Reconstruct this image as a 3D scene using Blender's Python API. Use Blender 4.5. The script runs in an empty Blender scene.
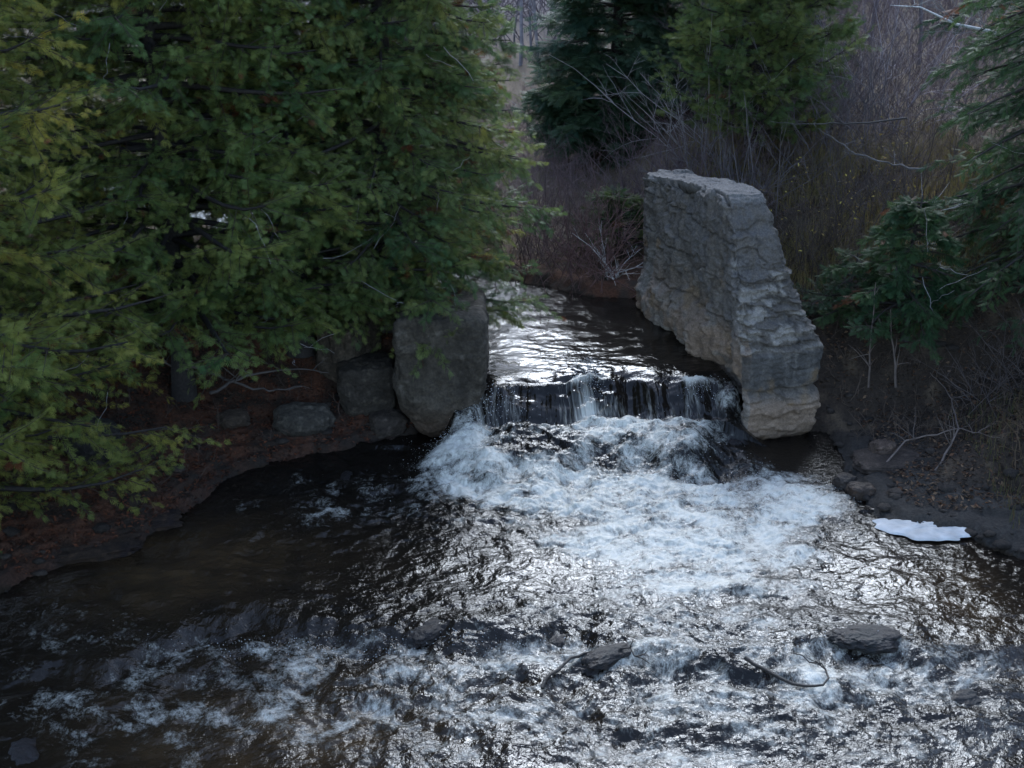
import bpy, math, random
import numpy as np
from mathutils import Vector
rng = np.random.default_rng(7)
S = bpy.context.scene
COL = S.collection
# ------------------------------------------------------------------ camera
CAM = np.array([0.0, 0.0, 8.0]); PITCH = math.radians(20.9); FPX = 1400.0
cd = bpy.data.cameras.new('camera'); cam = bpy.data.objects.new('camera', cd); COL.objects.link(cam)
cam.location = CAM; cam.rotation_euler = (math.pi/2 - PITCH, 0, 0)
cd.sensor_width = 36; cd.lens = 36*FPX/1024; cd.clip_end = 3000; cd.clip_start = .1
S.camera = cam
# ------------------------------------------------------------------ sky, sun, exposure
SUN_EL, SUN_AZ = math.radians(38), math.radians(6)      # azimuth from +Y, positive to the right
w = bpy.data.worlds.new('World'); S.world = w; w.use_nodes = True
nt = w.node_tree; bg = nt.nodes['Background']
sky = nt.nodes.new('ShaderNodeTexSky'); sky.sky_type = 'NISHITA'; sky.sun_disc = False
sky.sun_elevation = SUN_EL; sky.sun_rotation = SUN_AZ; sky.air_density = 1.0; sky.dust_density = 0.7; sky.ozone_density = 1.6
hs = nt.nodes.new('ShaderNodeHueSaturation'); hs.inputs['Saturation'].default_value = .92; nt.links.new(sky.outputs[0], hs.inputs['Color']); nt.links.new(hs.outputs[0], bg.inputs[0]); bg.inputs[1].default_value = 0.15
sd = bpy.data.lights.new('sun', 'SUN'); sd.energy = 1.5; sd.angle = math.radians(26); sd.color = (.80, .89, 1.0)
sun = bpy.data.objects.new('sun', sd); COL.objects.link(sun); sun.location = (0, 20, 30)
sdir = Vector((math.sin(SUN_AZ)*math.cos(SUN_EL), math.cos(SUN_AZ)*math.cos(SUN_EL), math.sin(SUN_EL)))
sun.rotation_euler = sdir.to_track_quat('Z', 'Y').to_euler()
S.view_settings.view_transform = 'Standard'; S.view_settings.look = 'None'
S.view_settings.exposure = 1.8; S.view_settings.gamma = 1
S.cycles.use_denoising = True
S.cycles.max_bounces = 5; S.cycles.diffuse_bounces = 2; S.cycles.glossy_bounces = 3
S.cycles.transmission_bounces = 3; S.cycles.caustics_reflective = False; S.cycles.caustics_refractive = False
S.cycles.sample_clamp_indirect = 4
# ------------------------------------------------------------------ helpers
cp, sp = math.cos(PITCH), math.sin(PITCH)
def ray(px, py):
    u = (384-py)
    return np.array([px-512, FPX*cp + u*sp, -FPX*sp + u*cp])
def atz(px, py, z=0.0):
    r = ray(px, py); return CAM + r*((z-CAM[2])/r[2])
def aty(px, py, Y):
    r = ray(px, py); return CAM + r*(Y/r[1])
def sst(a, b, x):
    t = np.clip((x-a)/(b-a), 0, 1); return t*t*(3-2*t)
def hsh(ix, iy, iz, k):
    h = (ix.astype(np.int64)*374761393 + iy.astype(np.int64)*668265263 + iz.astype(np.int64)*2147483647 + k*1274126177) & 0xffffffff
    h = ((h ^ (h >> 13))*1274126177) & 0xffffffff
    h = ((h ^ (h >> 15))*2246822519) & 0xffffffff
    return ((h ^ (h >> 16)) & 0xffffff)/float(0xffffff)
def n2(x, y, k=0):
    xi = np.floor(x); yi = np.floor(y); fx = x-xi; fy = y-yi
    u = fx*fx*fx*(fx*(fx*6-15)+10); v = fy*fy*fy*(fy*(fy*6-15)+10)
    z = np.zeros_like(xi)
    def g(dx, dy):
        a = hsh(xi+dx, yi+dy, z, k)*6.2831853
        return np.cos(a)*(fx-dx)+np.sin(a)*(fy-dy)
    return ((g(0,0)*(1-u)+g(1,0)*u)*(1-v)+(g(0,1)*(1-u)+g(1,1)*u)*v)*1.5
def n3(x, y, z, k=0):
    xi = np.floor(x); yi = np.floor(y); zi = np.floor(z); fx = x-xi; fy = y-yi; fz = z-zi
    u = fx*fx*(3-2*fx); v = fy*fy*(3-2*fy); w_ = fz*fz*(3-2*fz); r = 0
    for dx in (0,1):
        for dy in (0,1):
            for dz in (0,1):
                r = r + hsh(xi+dx, yi+dy, zi+dz, k)*(u if dx else 1-u)*(v if dy else 1-v)*(w_ if dz else 1-w_)
    return r*2-1
def f3(p, s, o=4, k=0, g=.5):
    r = 0; a = 1; t = 0
    for i in range(o):
        r = r + a*n3(p[...,0]*s+7.1*i, p[...,1]*s, p[...,2]*s, k+i); t += a; a *= g; s *= 2.03
    return r/t
def f2(x, y, s, o=4, k=0, g=.5):
    r = 0; a = 1; t = 0
    for i in range(o):
        r = r + a*n2(x*s+3.7*i, y*s, k+i); t += a; a *= g; s *= 2.03
    return r/t
def worley(p, s, k=0):
    q = p*s; c = np.floor(q); d1 = np.full(q.shape[0], 9.); d2 = d1.copy(); cid = np.zeros(q.shape[0])
    for dx in (-1,0,1):
        for dy in (-1,0,1):
            for dz in (-1,0,1):
                cx, cy, cz = c[:,0]+dx, c[:,1]+dy, c[:,2]+dz
                f = np.stack([cx+hsh(cx,cy,cz,k), cy+hsh(cx,cy,cz,k+1), cz+hsh(cx,cy,cz,k+2)], 1)
                d = np.linalg.norm(q-f, axis=1); idv = hsh(cx,cy,cz,k+3)
                m = d < d1
                d2 = np.where(m, d1, np.minimum(d2, d)); cid = np.where(m, idv, cid); d1 = np.where(m, d, d1)
    return d1, d2, cid
def mesh(name, V, F, mat, col=None, attrs=None, smooth=True, origin=None, parent=None):
    V = np.asarray(V, dtype=np.float32); F = np.asarray(F, dtype=np.int32)
    if origin is not None: V = V - np.asarray(origin, dtype=np.float32)
    me = bpy.data.meshes.new(name); n = F.shape[1]
    me.vertices.add(len(V)); me.vertices.foreach_set('co', V.ravel())
    me.loops.add(F.size); me.loops.foreach_set('vertex_index', F.ravel())
    me.polygons.add(len(F)); me.polygons.foreach_set('loop_start', np.arange(0, F.size, n, dtype=np.int32))
    me.polygons.foreach_set('loop_total', np.full(len(F), n, dtype=np.int32))
    me.update(calc_edges=True)
    me.polygons.foreach_set('use_smooth', np.full(len(F), smooth))
    if col is not None:
        c = np.ones((len(V), 4), dtype=np.float32); c[:, :3] = np.clip(col, 0, 1)
        a = me.color_attributes.new('col', 'FLOAT_COLOR', 'POINT'); a.data.foreach_set('color', c.ravel())
    for k, v in (attrs or {}).items():
        a = me.attributes.new(k, 'FLOAT', 'POINT'); a.data.foreach_set('value', np.asarray(v, dtype=np.float32))
    me.materials.append(mat)
    o = bpy.data.objects.new(name, me); COL.objects.link(o)
    if origin is not None and parent is None: o.location = [float(q) for q in origin]
    if parent is not None: o.parent = parent
    return o
def tag(o, label=None, cat=None, group=None, kind=None):
    for k, v in (('label', label), ('category', cat), ('group', group), ('kind', kind)):
        if v: o[k] = v
    return o
def empty(name, loc, label, cat, group=None):
    o = bpy.data.objects.new(name, None); COL.objects.link(o); o.location = [float(q) for q in loc]; o.empty_display_size = .2
    return tag(o, label, cat, group)
def nrm(a): return a/np.maximum(np.linalg.norm(a, axis=-1, keepdims=True), 1e-9)
def tubes(P, R, sides=3):
    """P (N,K,3) polylines, R (N,K) radii -> verts, quads"""
    N, K, _ = P.shape
    T = np.empty_like(P); T[:,1:-1] = P[:,2:]-P[:,:-2]; T[:,0] = P[:,1]-P[:,0]; T[:,-1] = P[:,-1]-P[:,-2]; T = nrm(T)
    ref = np.where(np.abs(T[:,:1,2:3]) > .8, np.array([1.,0,0]), np.array([0,0,1.])); ref = np.broadcast_to(ref, T.shape)
    A = nrm(np.cross(T, ref)); B = np.cross(T, A)
    ang = np.arange(sides)*2*math.pi/sides
    V = P[:,:,None]+R[:,:,None,None]*(np.cos(ang)[None,None,:,None]*A[:,:,None]+np.sin(ang)[None,None,:,None]*B[:,:,None])
    i = np.arange(N)[:,None,None]*K*sides+np.arange(K-1)[None,:,None]*sides; s = np.arange(sides)[None,None]; s1 = (s+1) % sides
    F = np.stack([i+s, i+s1, i+sides+s1, i+sides+s], -1).reshape(-1, 4)
    return V.reshape(-1, 3), F
def joinm(parts):
    V = []; F = []; C = []; n = 0
    for v, f, c in parts:
        V.append(v); F.append(f+n); C.append(np.broadcast_to(c, v.shape)); n += len(v)
    return np.concatenate(V), np.concatenate(F), np.concatenate(C)
# ------------------------------------------------------------------ materials
def mat_vcol(name, rough=.85, nscale=20., namt=.35, bump=.0, bscale=30., trans=0., spec=.3, detail=5.):
    m = bpy.data.materials.new(name); m.use_nodes = True; t = m.node_tree; N = t.nodes; L = t.links
    b = N['Principled BSDF']; b.inputs['Roughness'].default_value = rough; b.inputs['Specular IOR Level'].default_value = spec
    at = N.new('ShaderNodeAttribute'); at.attribute_name = 'col'
    geo = N.new('ShaderNodeTexCoord')
    no = N.new('ShaderNodeTexNoise'); no.inputs['Scale'].default_value = nscale; no.inputs['Detail'].default_value = detail; no.inputs['Roughness'].default_value = .65
    L.new(geo.outputs['Object'], no.inputs['Vector'])
    mr = N.new('ShaderNodeMapRange'); mr.inputs[1].default_value = .3; mr.inputs[2].default_value = .7; mr.inputs[3].default_value = 1-namt; mr.inputs[4].default_value = 1+namt
    L.new(no.outputs[0], mr.inputs[0])
    mx = N.new('ShaderNodeVectorMath'); mx.operation = 'SCALE'; L.new(at.outputs['Color'], mx.inputs[0]); L.new(mr.outputs[0], mx.inputs['Scale'])
    L.new(mx.outputs[0], b.inputs['Base Color'])
    if bump:
        n_ = N.new('ShaderNodeTexNoise'); n_.inputs['Scale'].default_value = bscale; n_.inputs['Detail'].default_value = 8; n_.inputs['Roughness'].default_value = .7
        L.new(geo.outputs['Object'], n_.inputs['Vector'])
        bp = N.new('ShaderNodeBump'); bp.inputs['Distance'].default_value = bump; bp.inputs['Strength'].default_value = 1
        L.new(n_.outputs[0], bp.inputs['Height']); L.new(bp.outputs[0], b.inputs['Normal'])
    if trans:
        tr = N.new('ShaderNodeBsdfTranslucent'); L.new(mx.outputs[0], tr.inputs[0])
        ms = N.new('ShaderNodeMixShader'); ms.inputs[0].default_value = trans
        L.new(b.outputs[0], ms.inputs[1]); L.new(tr.outputs[0], ms.inputs[2]); L.new(ms.outputs[0], N['Material Output'].inputs[0])
    return m
M_leaf = mat_vcol('foliage', .6, 6., .25, trans=.42, spec=.25, detail=2)
M_bark = mat_vcol('bark', .9, 25., .4, bump=.01, bscale=40.)
M_twig = mat_vcol('twig', .8, 5., .3, detail=2)
M_rock = mat_vcol('rock', .85, 26., .45, bump=.05, bscale=12.)
M_wet = mat_vcol('wet_rock', .5, 22., .35, bump=.03, bscale=16., spec=.35)
M_conc = mat_vcol('old_concrete', .88, 40., .38, bump=.03, bscale=26.)
M_soil = mat_vcol('soil', .95, 30., .5, bump=.03, bscale=25., detail=8)
M_grass = mat_vcol('grass', .8, 3., .2, trans=.3, detail=2)
def mat_water():
    m = bpy.data.materials.new('water'); m.use_nodes = True; t = m.node_tree; N = t.nodes; L = t.links
    out = N['Material Output']; b = N['Principled BSDF']
    b.inputs['Roughness'].default_value = .11; b.inputs['IOR'].default_value = 1.33
    def math_(op, a=None, b_=None, c=None, clamp=False):
        n = N.new('ShaderNodeMath'); n.operation = op; n.use_clamp = clamp
        for i, v in enumerate((a, b_, c)):
            if v is None: continue
            if isinstance(v, (int, float)): n.inputs[i].default_value = v
            else: L.new(v, n.inputs[i])
        return n.outputs[0]
    at = N.new('ShaderNodeAttribute'); at.attribute_name = 'foam'  # foam cover, plus the glints painted into it by the left bank
    ac = N.new('ShaderNodeAttribute'); ac.attribute_name = 'col'
    fu = N.new('ShaderNodeAttribute'); fu.attribute_name = 'fu'; fv = N.new('ShaderNodeAttribute'); fv.attribute_name = 'fv'
    cv = N.new('ShaderNodeCombineXYZ'); L.new(fu.outputs['Fac'], cv.inputs[0]); L.new(fv.outputs['Fac'], cv.inputs[1])
    def noise(scale, detail, rough=.6, dist=0., vec=cv.outputs[0]):
        n = N.new('ShaderNodeTexNoise'); n.inputs['Scale'].default_value = scale; n.inputs['Detail'].default_value = detail
        n.inputs['Roughness'].default_value = rough; n.inputs['Distortion'].default_value = dist
        L.new(vec, n.inputs['Vector']); return n.outputs[0]
    a1 = noise(3.6, 5, .6, .35); a2 = noise(15, 5, .65, .4); a3 = noise(55, 4, .7, .3)
    # thin ridged strands
    r = math_('ABSOLUTE', math_('SUBTRACT', noise(8, 6, .66, .6), .5)); strand = math_('SUBTRACT', 1., math_('MULTIPLY', r, 9.), clamp=True)
    n = math_('ADD', math_('ADD', math_('MULTIPLY', a1, .42), math_('MULTIPLY', a2, .33)), math_('MULTIPLY', a3, .25))
    n = math_('ADD', n, math_('MULTIPLY', strand, .06))
    thr = math_('SUBTRACT', .67, math_('MULTIPLY', at.outputs['Fac'], .46))
    f = math_('MULTIPLY', math_('SUBTRACT', n, thr), 3.8, clamp=True)
    fo = math_('MULTIPLY', math_('MULTIPLY', f, f), math_('SUBTRACT', 3., math_('MULTIPLY', f, 2.)), clamp=True)
    geo = N.new('ShaderNodeTexCoord')
    bh = math_('ADD', noise(26, 3, .55, .3), math_('MULTIPLY', noise(9, 3, .6, .5), 1.6))
    rough_amt = N.new('ShaderNodeAttribute'); rough_amt.attribute_name = 'chop'
    bp = N.new('ShaderNodeBump'); bp.inputs['Distance'].default_value = .015
    L.new(rough_amt.outputs['Fac'], bp.inputs['Strength']); L.new(bh, bp.inputs['Height']); L.new(bp.outputs[0], b.inputs['Normal'])
    L.new(ac.outputs['Color'], b.inputs['Base Color'])
    fb = N.new('ShaderNodeBsdfPrincipled'); fb.inputs['Roughness'].default_value = .7; fb.inputs['Specular IOR Level'].default_value = .3
    mc = N.new('ShaderNodeMix'); mc.data_type = 'RGBA'; mc.inputs['A'].default_value = (.40, .39, .33, 1); mc.inputs['B'].default_value = (.80, .77, .70, 1)
    L.new(noise(16, 4, .6, .5), mc.inputs['Factor']); L.new(mc.outputs['Result'], fb.inputs['Base Color'])
    bp2 = N.new('ShaderNodeBump'); bp2.inputs['Distance'].default_value = .03; bp2.inputs['Strength'].default_value = .9; L.new(noise(26, 6, .7, .6), bp2.inputs['Height']); L.new(bp2.outputs[0], fb.inputs['Normal'])
    ms = N.new('ShaderNodeMixShader'); L.new(math_('MULTIPLY', fo, math_('ADD', .42, math_('MULTIPLY', at.outputs['Fac'], .75), clamp=True)), ms.inputs[0]); L.new(b.outputs[0], ms.inputs[1]); L.new(fb.outputs[0], ms.inputs[2])
    L.new(ms.outputs[0], out.inputs[0])
    return m
M_water = mat_water()
# ------------------------------------------------------------------ river plan
def pz(px, py, z=0.): return tuple(atz(px, py, z)[:2])
LEFT = [(-16,-20),(-13,4),(-9.5,10.5),(-7,13.2), pz(0,592), pz(60,568), pz(125,552), pz(190,515), pz(240,474), pz(330,455), pz(400,438), pz(440,428),
        (-.75,18.9),(-.42,19.2),(-.5,20),(-1.3,21.6),(-2.6,24.6),(-12,33)]
RIGHT = [(-12,37),(-2.5,28),(-.2,24.2),(1.3,23.05),(2.4,22.9),(3.0,20.8),(3.45,19.4),(4.55,18.9), pz(838,448), pz(850,488), pz(880,530), pz(975,541), pz(1024,560),(7.6,13),(9.5,9),(13,0),(16,-20)]
POLY = np.array(LEFT+RIGHT)
def water_dist(x, y):
    """signed distance to the water's edge, + on land"""
    d = np.full(x.shape, 1e9); inside = np.zeros(x.shape, bool); n = len(POLY)
    for i in range(n):
        a = POLY[i]; b = POLY[(i+1) % n]; e = b-a
        t = np.clip(((x-a[0])*e[0]+(y-a[1])*e[1])/(e@e), 0, 1)
        d = np.minimum(d, (x-a[0]-t*e[0])**2+(y-a[1]-t*e[1])**2)
        c = ((a[1] > y) != (b[1] > y)); xx = a[0]+(y-a[1])/(e[1] if e[1] else 1e-9)*e[0]
        inside ^= c & (x < xx)
    d = np.sqrt(d); return np.where(inside, -d, d)
def crest_y(x): return 18.9+.32*sst(.62, 1.0, x)-.12*sst(2.2, 3.0, x)+.05*np.sin(x*5)+.04*np.sin(x*11+1)
LEDGE = np.array([[-9,12.2]]+[list(pz(*q)) for q in [(0,668),(110,660),(190,632),(250,616),(350,630),(430,640),(490,642),(560,628),(650,655),(760,668),(850,640),(930,655),(1024,652)]]+[[9,13.4]])
def ledge_y(x): return np.interp(x, LEDGE[:,0], LEDGE[:,1])
def land(x, y):
    d = water_dist(x, y)+.12*f2(x, y, 1.1, 3, 40)+.10*f2(x, y, 4.5, 3, 41)
    up = sst(18.9, 20.2+1.6*sst(-1.6, -2.4, x), y+0*x)*sst(-30, -3, x+(y-19)*1.0)
    lvl = .8*up
    left = x < -.3+.0*y
    dl = np.maximum(d, 0)
    hl = .10*sst(0, .15, dl)+.30*np.minimum(dl, 5)+.08*np.maximum(dl-5, 0)
    hr = .10*sst(0, .2, dl)+.12*np.minimum(dl, 1.1)+.42*np.clip(dl-1.1, 0, 3.4)+.10*np.maximum(dl-4.3, 0)
    hf = .15*sst(0, .3, dl)+.055*dl                                   # the far bank, up the valley
    wf = sst(21, 24, y)*sst(4.2, 1.5, x)*sst(-12, -2, x+.3*(y-24))
    wr = sst(-.5, .5, x)
    h = hl*(1-wr)+hr*wr; h = h*(1-wf)+hf*wf
    hill = 14*sst(60, 190, np.hypot(x, y-10))+.0*x
    h = lvl+h+hill+.0*y
    h = h+.05*f2(x, y, 1.6, 4, 50)*sst(0, .5, dl)+.35*f2(x, y, .12, 3, 60)*sst(3, 12, dl)
    bed = lvl-.25-.5*np.minimum(-d, 1.)
    return np.where(d > 0, h, np.minimum(bed, lvl-.12*sst(0,.1,-d)))
def gz(x, y): return float(land(np.array([float(x)]), np.array([float(y)]))[0])
def axis(lo, hi, step, far_lo, far_hi, g=1.18):
    a = list(np.arange(lo, hi, step)); s = step; v = hi
    while v < far_hi: a.append(v); s *= g; v += s
    s = step; v = lo-step
    while v > far_lo: a.insert(0, v); s *= g; v -= s
    return np.array(a)
def gridf(nx, ny):
    i = np.arange(ny-1)[:,None]*nx+np.arange(nx-1)[None]
    return np.stack([i, i+1, i+nx+1, i+nx], -1).reshape(-1, 4)
# ------------------------------------------------------------------ ground
ax = axis(-8.5, 9.5, .035, -420, 420, 1.1); ay = axis(12, 25, .04, -60, 420, 1.1)
X, Y = np.meshgrid(ax, ay); x = X.ravel(); y = Y.ravel()
z = land(x, y)
dW = water_dist(x, y)
# layered rock ledges at the water's edge
lm = sst(.9, .1, np.abs(dW-.3))*sst(20, 18, y)
st = .07; zz = z+.05*f2(x, y, 2., 3, 70); z = z*(1-lm)+lm*(np.floor(zz/st)*st+st*sst(.55, .95, (zz/st) % 1))
z = z+(.035*f2(x, y, 5, 4, 71)+.03*np.abs(f2(x, y, 11, 3, 72)))*sst(-.1, .2, dW)
leafred = np.array([.085, .036, .020]); darkbr = np.array([.030, .021, .015]); rockc = np.array([.055, .048, .042]); tan = np.array([.14, .10, .06]); mauve = np.array([.07, .06, .065])
nn = f2(x, y, 2.2, 4, 80)[:,None]; n4 = f2(x, y, 7, 4, 81)[:,None]
c = leafred*(sst(-.35, .35, nn+.3*n4))+darkbr*(1-sst(-.35, .35, nn+.3*n4))
rt = sst(2, 5, x)[:,None]; cr = darkbr*(1.1+.5*n4)+tan*.35*sst(.1, .5, nn); c = c*(1-rt)+cr*rt
nearw = (sst(.35, .05, dW)*sst(19.5, 18.5, y))[:,None]; c = c*(1-nearw*.5)+rockc*.25*(1+.8*n4)*nearw*.5
rled = (sst(3.2, 4, x)*sst(1.3, .9, dW)*sst(19, 18, y))[:,None]; c = c*(1-rled)+(rockc*.6*(1+.5*n4))*rled
fr = (sst(23, 27, y))[:,None]; c = c*(1-fr)+(tan*.75*(1+.6*nn)+.02*n4)*fr
fr = (sst(38, 60, y))[:,None]; c = c*(1-fr)+(mauve*1.2*(1+.5*nn))*fr
c = np.where((dW < 0)[:,None], np.array([.02, .013, .007]), c)
tag(mesh('ground', np.stack([x, y, z], 1), gridf(len(ax), len(ay)), M_soil, col=np.maximum(c, .004)), kind='structure')
# ------------------------------------------------------------------ water
def blob(x, y, px, py, rx, ry, z0=0.):
    c0 = atz(px, py, z0); sx = abs(atz(px+rx, py, z0)[0]-c0[0]); sy = abs(atz(px, py-ry, z0)[1]-atz(px, py+ry, z0)[1])/2
    return np.exp(-(((x-c0[0])/sx)**2+((y-c0[1])/sy)**2))
wx = axis(-6.8, 7.2, .0175, -16, 16, 1.12); wy = axis(10.6, 20.2, .0175, -20, 32, 1.04)
X, Y = np.meshgrid(wx, wy); x = X.ravel(); y = Y.ravel()
cy = crest_y(x); d = cy-y                                  # metres downstream of the crest
roll = np.clip((d+.35)/1.05, 0, 1); z = .80-.47*roll**2.2*(2.2-1.2*roll)
z = z-.03*sst(-.5, 0, d)
ch = sst(-1.3, -.4, x)*sst(4.3, 3.2, x)
z2 = .35-.08*sst(.5, 1.2, d)-.27*sst(1.1, 1.95, d+.25*n2(x*1.3, y*.7, 3))
z2 = z2*(1-sst(2.5, 3.1, x)*sst(.4, .9, d)*.8)
z = np.where(d < .7, z, np.minimum(z2, .33))
side = 1-sst(-1.5, -.6, x)                                  # left of the fall the pool lies low
z = np.where(d > .2, z*(1-side*sst(.2, .6, d)), z)
ld = ledge_y(x)+.16*n2(x*2.2, y*.0+3., 5)+.07*n2(x*6, x*0, 6)-y
z = z-.13*sst(-.15, .35, ld)+.03*sst(.25, .5, ld)*sst(.9, .5, ld)
z = z-.04*sst(.9, 1.3, ld+.3*n2(x*1.1, y*.2, 9))
# masks
B = lambda *a: blob(x, y, *a)
F = (.95*B(640,502,140,24)+.8*B(745,515,90,32)+.6*B(530,490,90,16)+.55*B(470,480,55,18)+.5*B(800,495,60,20)+.5*B(700,555,130,26)+.45*B(590,545,110,25)
     +.8*B(588,402,20,22,.4)+.65*B(492,432,34,12,.2)+.6*B(455,462,36,14)+.45*B(560,432,60,16,.2)+.42*B(640,425,60,12,.3)+.5*B(720,412,40,10,.3)+.2*B(640,460,90,30,.1)+.8*B(694,395,10,18,.5)
     +.28*B(660,600,200,50)+.16*B(380,690,200,40)+.2*B(800,690,240,60)+.18*B(560,740,300,50)+.12*B(280,645,160,16)+.2*B(470,665,120,12)+.16*B(900,665,120,20)+.22*B(380,515,120,20)+.2*B(330,640,80,10)+.16*B(150,700,180,40))
F = F+.20*sst(14.0, 13., y)*sst(-7.5, -5, x)+.03*sst(16.5, 14.5, y)*sst(-1, 1.5, x)+.26*B(330,490,70,30)+.2*B(250,520,80,20)+.25*B(60,625,80,16)+.25*B(700,590,150,40)+.34*B(670,440,80,26,.2)-.15*B(690,485,60,8)-.4*B(520,570,90,22)-.25*B(250,560,160,30)  # whitish blobs near the left bank paint in sky glitter as foam
F = np.clip(F, -.3, .78)+(.30*f2(x, y*1.2, 1.5, 4, 18)-.16*sst(.25,.0,np.abs(f2(x, y*1.3, 1.1, 3, 19))))*sst(.0,.3,F)
F = F+.12*sst(.12, .4, ld)*sst(1.2, .4, ld)*(.5+1.0*n2(x*1.5, y*1.5, 12))
fallm = sst(-.05, .15, d)*sst(.75, .6, d)*sst(-.6, -.3, x)*sst(3.1, 2.9, x)
F = F*(1-fallm*.75)+fallm*(.17+.16*n2(x*3, d*.5, 17)+.4*np.exp(-((x-1.1-.06*n2(d*6,x,8))/.2)**2)*sst(.15,.65,d))
F = np.where(y > cy+.1, -.3+.28*sst(2.,2.7,x), F)
chop = np.clip(.30+.9*B(650,480,260,60)+.5*B(600,650,420,70)+.5*B(560,430,120,30,.3)+.4*B(800,700,300,60)+.35*B(350,700,250,60), .2, 1.3)
up = sst(-.1, .15, y-cy); chop = chop*(1-up)+.28*up
chop = chop+.45*B(300,490,100,36)+.4*B(60,615,90,26)+.25*B(250,560,150,60)
# flow coordinates : stretched along the current and swirled
spread = 1+.0*y
wxx = x+.12*f2(x, y, .9, 3, 21)+.012*n2(x*5, y*4, 22); wyy = y*.9+.14*f2(x, y, .8, 3, 23)+.012*n2(x*5, y*4, 24)
fu = wxx; fv = wyy+fallm*0
fv = np.where(fallm > .05, wyy*.35, fv); fv = wyy*(1-fallm)+(.9*cy-.12*d)*fallm
h = 0
for i, (lam, amp) in enumerate([(1.1,.055),(.55,.042),(.30,.028),(.16,.016),(.085,.008),(.05,.0035)]):
    q = n2(wxx/lam+i*5, wyy/lam*1.25, 30+i); ridg = 1-2*np.abs(q)        # sharp little crests
    h = h+amp*(.55*ridg+.45*q*1.2)
calm = 0
for i, (lam, amp, a) in enumerate([(.5,.007,.3),(.24,.0045,-.2),(.13,.0028,.5),(.075,.0016,.1),(.045,.0009,.8)]):
    ca, sa = math.cos(a), math.sin(a)
    calm = calm+amp*n2((wxx*ca+wyy*sa)/lam*.7, (-wxx*sa+wyy*ca)/lam*1.9, 50+i)*1.7
cw = sst(.25, .75, chop)
amp = np.clip(chop, 0, 1.2)
cw = cw*(1-.8*fallm); calm = calm*(1-.45*sst(-.2, .2, y-cy)); z = z+h*amp*cw*1.25+calm*(1-cw)*1.3+calm*.5*cw
fc = sst(.3, .9, F); bil = 0
for i, (lam, a_) in enumerate([(.62,.05),(.29,.030),(.13,.022),(.06,.012)]):
    bil = bil+a_*(np.abs(n2(wxx/lam*.9+.3*n2(wyy*2,wxx*2,66), wyy/lam*1.2, 70+i))*2-.5)*(.6+.8*n2(x*.9,y*.9,64+i)**2*2)
z = z+bil*fc*.9
z = z+.08*B(588,410,24,12,.35)*(1+.8*n2(x*7, y*7, 3))*(1+.6*n2(x*9, y*9, 3))+.10*B(500,430,40,12,.25)+.07*B(700,412,30,10,.35)
z = z+.04*B(665,448,70,14,.15)-.06*B(690,475,70,9)
z = z+.12*B(862,645,34,8)+.07*B(640,655,45,8)+.08*B(470,628,42,8)+.07*B(800,675,40,7)+.06*B(250,605,50,7)+.07*B(735,592,30,6)
# curtain streaks on the fall
z = z+fallm*.03*n2(x*5, d*.8, 90)+fallm*.010*n2(x*18, d*1.2, 91)
dW = water_dist(x, y)
deep = np.array([.007, .0055, .0045]); brown = np.array([.045, .027, .012])
sh = np.clip(.5*B(300,700,260,60)+.9*B(210,560,130,40)+.4*B(120,600,110,30)+.6*B(960,600,60,60)+.5*B(330,720,60,30)+.4*B(200,740,120,50), 0, 1)*(.6+.6*f2(x, y, 2.5, 3, 95))
cc = deep+brown*np.clip(sh, 0, 1)[:,None]
z = np.where(d > -4, z*(1-sst(3.0, 3.75, x+.286*(y-18.5))*sst(16.5, 17.5, y)*(y < 23)*np.where(x+.286*(y-18.5) < 3.4, sst(.1, .5, d), 1)), z)
z = z*(1-sst(-.8, -1.1, x)*(y < 20.4)*(y > 18.2)*sst(-1.5,-1.2,d)*sst(.02,.2,np.abs(z)))
wm = (dW < .5)
V = np.stack([x, y, z], 1)
nx_, ny_ = len(wx), len(wy); FQ = gridf(nx_, ny_)
keep = wm[FQ].any(1); FQ = FQ[keep]
used = np.zeros(len(V), bool); used[FQ.ravel()] = True; rm = np.cumsum(used)-1
wt = mesh('river', V[used], rm[FQ], M_water, col=cc[used], attrs={'foam': F[used], 'chop': (.25+.6*cw+.0*x)[used], 'fu': fu[used], 'fv': fv[used]})
tag(wt, kind='structure')
WZ = (wx, wy, z.reshape(len(wy), len(wx)))
def wz(px_, py_):
    i = np.clip(np.searchsorted(wx, px_), 0, len(wx)-1); j = np.clip(np.searchsorted(wy, py_), 0, len(wy)-1); return WZ[2][j, i]
# droplets thrown up where the water breaks
dp = []
for (px, py, rx, ry, zz, n, hh) in [(590,398,14,9,.4,900,.22),(490,430,40,12,.2,500,.12),(700,412,20,6,.3,150,.08),(640,495,150,22,0,1500,.08),(740,505,100,22,0,900,.08),(460,460,40,16,0,700,.12),(480,650,200,12,-.1,600,.06),(850,655,140,14,-.1,350,.05),(300,650,120,12,-.1,300,.05),(650,445,60,12,.2,350,.08)]:
    a = rng.normal(size=(n, 2))*.6; c0 = np.array([atz(px+u*rx, py+v*ry, zz) for u, v in a])
    c0[:,2] = wz(c0[:,0], c0[:,1])+rng.random(n)**2*hh*np.exp(-(a**2).sum(1)*.8)+.004; dp.append(c0)
dp = np.concatenate(dp); r = .0018+.0045*rng.random(len(dp))**2.5
oc = np.array([[1,0,0],[-1,0,0],[0,1,0],[0,-1,0],[0,0,1],[0,0,-1.]]); of = np.array([[0,2,4],[2,1,4],[1,3,4],[3,0,4],[2,0,5],[1,2,5],[3,1,5],[0,3,5]])
V = (dp[:,None]+oc[None]*r[:,None,None]).reshape(-1, 3); Fq = (np.arange(len(dp))[:,None,None]*6+of[None]).reshape(-1, 3)
M_foam = mat_vcol('foam', .6, 12., .08, bump=.01, bscale=60.)
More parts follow.
